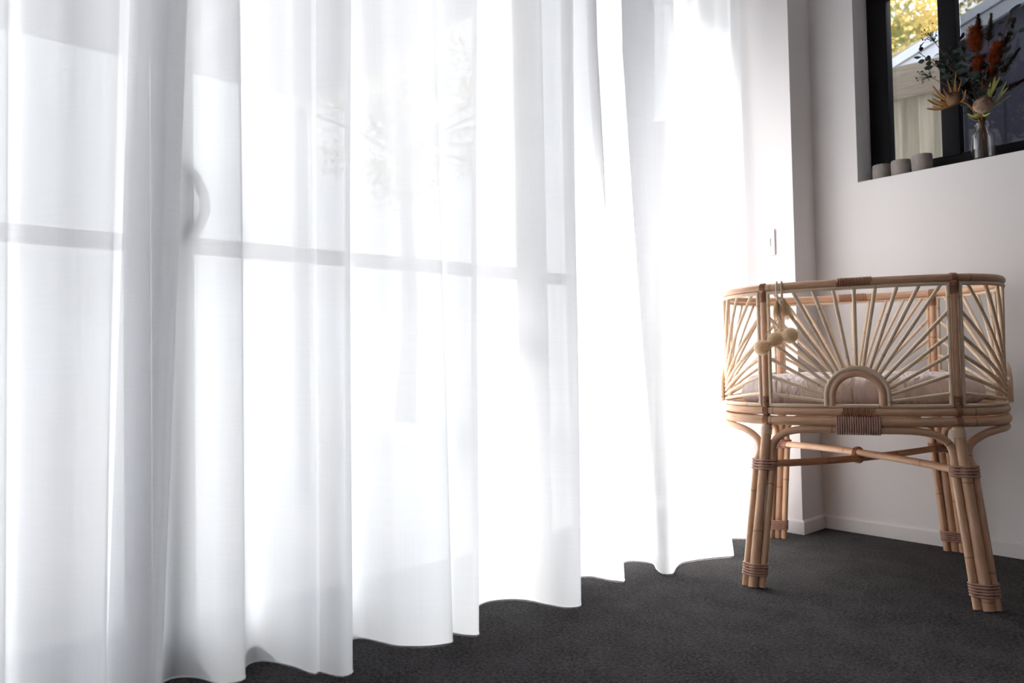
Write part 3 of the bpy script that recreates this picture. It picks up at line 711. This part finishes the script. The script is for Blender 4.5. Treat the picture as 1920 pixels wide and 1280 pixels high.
protea((-.905, FY, 1.572), (-.45, -.55, .55), 'brown protea head with long ochre strap bracts leaning left', .025, M_cone, M_strap,
       [(-.998, FY-.02, 1.568), (-.985, FY, 1.577), (-.997, FY-.01, 1.603), (-.975, FY-.03, 1.597), (-.982, FY, 1.654), (-.955, FY+.02, 1.640), (-.93, FY-.01, 1.655), (-.898, FY-.02, 1.671), (-.885, FY-.01, 1.640), (-.91, FY+.01, 1.650), (-.99, FY+.01, 1.630), (-.87, FY-.02, 1.600)])
protea((-.822, FY-.025, 1.515), (.35, -.7, .45), 'round dusky pink flower head cupped in pale lime leaves', .030, M_cone2, M_lime,
       [(-.765, FY-.02, 1.615), (-.752, FY, 1.600), (-.775, FY-.03, 1.60), (-.745, FY-.01, 1.575), (-.865, FY-.03, 1.512), (-.79, FY-.05, 1.49), (-.84, FY-.05, 1.49), (-.74, FY, 1.55), (-.785, FY, 1.625), (-.80, FY, 1.61)], name='banksia_cone')
spike((-.842, FY, 1.815), 0, 'tall orange bristle spike rising in the middle', .085, .026, M_orange)
spike((-.772, FY, 1.735), 0, 'orange bristle spike leaning right', .070, .024, M_orange)
spike((-.838, FY+.02, 1.715), 0, 'short orange spike low among dark leaves', .055, .022, M_orange, dens=1100)
spike((-.80, FY+.02, 1.66), 0, 'dark rust spike deep in the bouquet', .060, .022, M_orange, dens=1000)
for tp, lb in (((-1.025, FY, 1.790), 'dark eucalyptus sprig reaching farthest left'), ((-.985, FY+.02, 1.755), 'dark eucalyptus sprig in front of the mullion'), ((-.945, FY+.03, 1.770), 'bushy eucalyptus sprig against the mullion'),
               ((-.90, FY+.02, 1.79), 'upright eucalyptus sprig left of the orange spike'), ((-.885, FY+.02, 1.70), 'short eucalyptus sprig above the brown protea'), ((-.735, FY, 1.825), 'tall eucalyptus sprig at the upper right'),
               ((-.715, FY-.01, 1.755), 'eucalyptus sprig leaning over the right frame'), ((-.755, FY+.03, 1.745), 'short eucalyptus sprig right of centre'), ((-.86, FY+.03, 1.66), 'low eucalyptus sprig hidden in the middle')):
    eucalyptus(tp, lb, 15 if 'bushy' not in lb else 24)
for tp, lb in (((-.80, FY+.02, 1.70), 'dark leafy sprig behind the orange spikes'), ((-.93, FY, 1.71), 'dark leafy sprig left of centre'), ((-.82, FY-.01, 1.63), 'dark leafy sprig between the flower heads'), ((-.88, FY+.01, 1.74), 'dark leafy sprig beside the tall orange spike')):
    eucalyptus(tp, lb, 22, .030)
berries((-1.005, FY, 1.700), 'fine dark berry sprig at the left below the eucalyptus')
berries((-.99, FY+.01, 1.845), 'thin berry sprig against the pale roof edge')
feather((-.79, FY, 1.842), 'brown seed plume standing at the top right of centre'); feather((-.835, FY+.02, 1.862), 'thin brown seed plume behind the tall orange spike', .06)
feather((-.722, FY, 1.80), 'brown seed plume at the far right'); feather((-.700, FY, 1.590), 'dark plume pointing right below the others', .07); feather((-.715, FY+.01, 1.70), 'dull brown plume beside the right frame')
feather((-.92, FY+.02, 1.68), 'brown plume rising behind the brown protea', .1)

# ---------------------------------------------------------------- outside
struct('ground', M_pave, (-40, 40, -40, 60, -.22, -.12), label='pale paving outside')
struct('eave', M_ceil, (-2.22, XD-.14, -3, 3.9, 2.46, 2.54), (XD-.14, 3.0, D+.24, 3.62, 2.46, 2.54), label='roof eave over the glass door, with a strip added to shade the small window')  # second strip added, unseen, to stop sun entering the small window
pr = empty('sun_blocking_roof', (-3.3, -.05, 2.42), label='unseen translucent roof added to shade the left part of the glass door', cat='sun blocking roof')  # unseen roof added to keep direct sun off the left and middle curtain
M_poly = bpy.data.materials.new('opal_sun_blocker'); M_poly.use_nodes = True; _n = M_poly.node_tree; _n.nodes.remove(_n.nodes['Principled BSDF'])
_t = _n.nodes.new('ShaderNodeBsdfTranslucent'); _t.inputs[0].default_value = (.28, .27, .282, 1); _d = _n.nodes.new('ShaderNodeBsdfDiffuse'); _d.inputs[0].default_value = (.5, .5, .52, 1)
_m = _n.nodes.new('ShaderNodeMixShader'); _m.inputs[0].default_value = .35; _n.links.new(_t.outputs[0], _m.inputs[1]); _n.links.new(_d.outputs[0], _m.inputs[2]); _n.links.new(_m.outputs[0], _n.nodes['Material Output'].inputs[0])
for k in range(5):
    q = MB(); y0 = -2.3+k*.92; q.box(-1.3, 1.07, y0, y0+.91, .05, .056, .001); q.build('roof_sheet', M_poly, pr)  # sheets of the added roof, dimming the sun behind the curtain
for k in range(6):
    q = MB(); y0 = -2.32+k*.92; q.box(-1.3, 1.07, y0-.02, y0+.02, -.02, .048, .003); q.build('blocker_rafter', M_white, pr)
for y0 in (-2.2, 2.2):
    q = MB(); q.box(-1.3, -1.22, y0-.04, y0+.04, -2.54, -.02, .003); q.build('post', M_white, pr)  # supports of the added sun-blocking roof
# paling fence beyond the small window
FEN = (-1.27, 3.985); fa = math.radians(180+12)
fo = empty('paling_fence', (FEN[0], FEN[1], -.12), fa, label='weathered timber paling fence outside the small window', cat='fence')
zt_ = 2.14+.12
mb = MB(); mb.box(0, 1.9, .027, .05, zt_-.175, zt_-.012, .004)
rail = mb.build('top_rail', M_fencecap, fo)
for k in range(27):
    x = k*.070; w = .066 if k % 2 else .090; x = x+.002 if k % 2 else x-.010; zz = zt_-.012+rnd.uniform(-.008, .010); q = MB(); yo = .008 if k % 2 else -.018
    q.box(x+.003, x+w, yo, yo+.014, 0, zz, .002); q.build('paling', M_fence, fo)
for (tx) in (.0, 1.8):
    q = MB(); q.box(tx, tx+.09, -.10, -.01, 0, zt_-.1, .004); q.build('fence_post', M_fence, fo)
# neighbouring house with a raking roof edge
HY = 4.28; ho = (-1.34, HY, -.12)
hs = empty('neighbour_house', ho, label='slate coloured neighbouring house with a pale sloping roof edge', cat='house')
sl = (2.44-2.275)/(-1.17+1.668)
def rz(x): return 2.275+sl*(x+1.668)
v = [(-1.34, HY, -.12), (3.0, HY, -.12), (3.0, HY, rz(3.0)-.02), (-1.34, HY, rz(-1.34)-.02)]
v += [(x, HY+2.0, z) for x, _, z in v]
mb = MB(); mb.add([(a-ho[0], b-ho[1], c-ho[2]) for a, b, c in v], [(0, 1, 2, 3), (7, 6, 5, 4), (0, 4, 5, 1), (1, 5, 6, 2), (2, 6, 7, 3), (3, 7, 4, 0)]); wl = mb.build('house_wall', M_cladd, hs, smooth=False)
for k in range(16):
    x = -1.34+.012+k*.19; q = MB(); q.box(x-ho[0], x+.012-ho[0], -.010, .001, 0, rz(x)-.13+.12, 0); q.build('batten', M_cladd, hs)
def rake(name, dz0, dz1, y0, y1, m_, xa=-1.80, xb=3.1):
    v = [(xa, y0, rz(xa)+dz0), (xb, y0, rz(xb)+dz0), (xb, y0, rz(xb)+dz1), (xa, y0, rz(xa)+dz1)]; v += [(x, y1, z) for x, _, z in v]
    mb = MB(); mb.add([(a-ho[0], b-ho[1], c-ho[2]) for a, b, c in v], [(0, 1, 2, 3), (7, 6, 5, 4), (0, 4, 5, 1), (1, 5, 6, 2), (2, 6, 7, 3), (3, 7, 4, 0)]); mb.build(name, m_, hs, smooth=False)
rake('barge_board', -.118, -.052, 4.21, 4.235, M_fascia); rake('barge_flashing', -.048, 0, 4.195, 4.24, M_fascia); rake('roof', -.02, .0, 4.2405, 6.4, M_roof)
# trees
def tree(x, y, z, R, n, label, mtl, seed, lean_=0):
    r = random.Random(seed); e = empty('garden_tree', (x, y, -.12), label=label, cat='tree', group='trees in the gardens outside')
    mb = MB(); top = Vector((lean_, 0, z+.12)); mb.tube(cmr([(0, 0, 0), (lean_*.2+.1, .05, z*.4), top-Vector((0, 0, R*.3))], 6), lambda t: .16*(1-.6*t), 10)
    for _ in range(14):
        d = Vector((r.gauss(0, 1), r.gauss(0, 1), r.gauss(.4, .7))).normalized(); s = top-Vector((0, 0, R*.55)); mb.tube(cmr([s, s+d*R*.5+Vector((0, 0, .1)), s+d*R*1.05], 4), lambda t: .045*(1-.8*t), 6)
    mb.build('trunk', M_bark, e)
    mb = MB(); cl = []
    for _ in range(60):
        d = Vector((r.gauss(0, 1), r.gauss(0, 1), r.gauss(0, .9))).normalized(); cl.append((top+d*R*r.uniform(.35, 1.0), R*r.uniform(.12, .26)))
    for _ in range(n):
        c, cr_ = cl[r.randrange(len(cl))]; p = c+Vector((r.gauss(0, .5), r.gauss(0, .5), r.gauss(0, .5)))*cr_
        d = Vector((r.gauss(0, 1), r.gauss(0, 1), r.gauss(-.2, 1))).normalized(); s = d.cross(Vector((r.gauss(0, 1), r.gauss(0, 1), r.gauss(0, 1)))).normalized(); L = r.uniform(.06, .10)
        n_ = s.cross(d)*L*.08
        mb.add([p, p+d*L*.5+s*L*.28+n_, p+d*L, p+d*L*.5-s*L*.28+n_], [(0, 1, 2), (0, 2, 3)])
    mb.build('foliage', mtl, e, kind='stuff')
tree(-4.15, 9.4, 4.9, 1.6, 15000, 'yellow and green autumn tree above the roof edge outside the small window', M_autumn, 5)
tree(-9.0, 5.8, 4.6, 1.7, 9000, 'yellowing tree faintly seen through the middle of the curtain', M_autumn, 8)
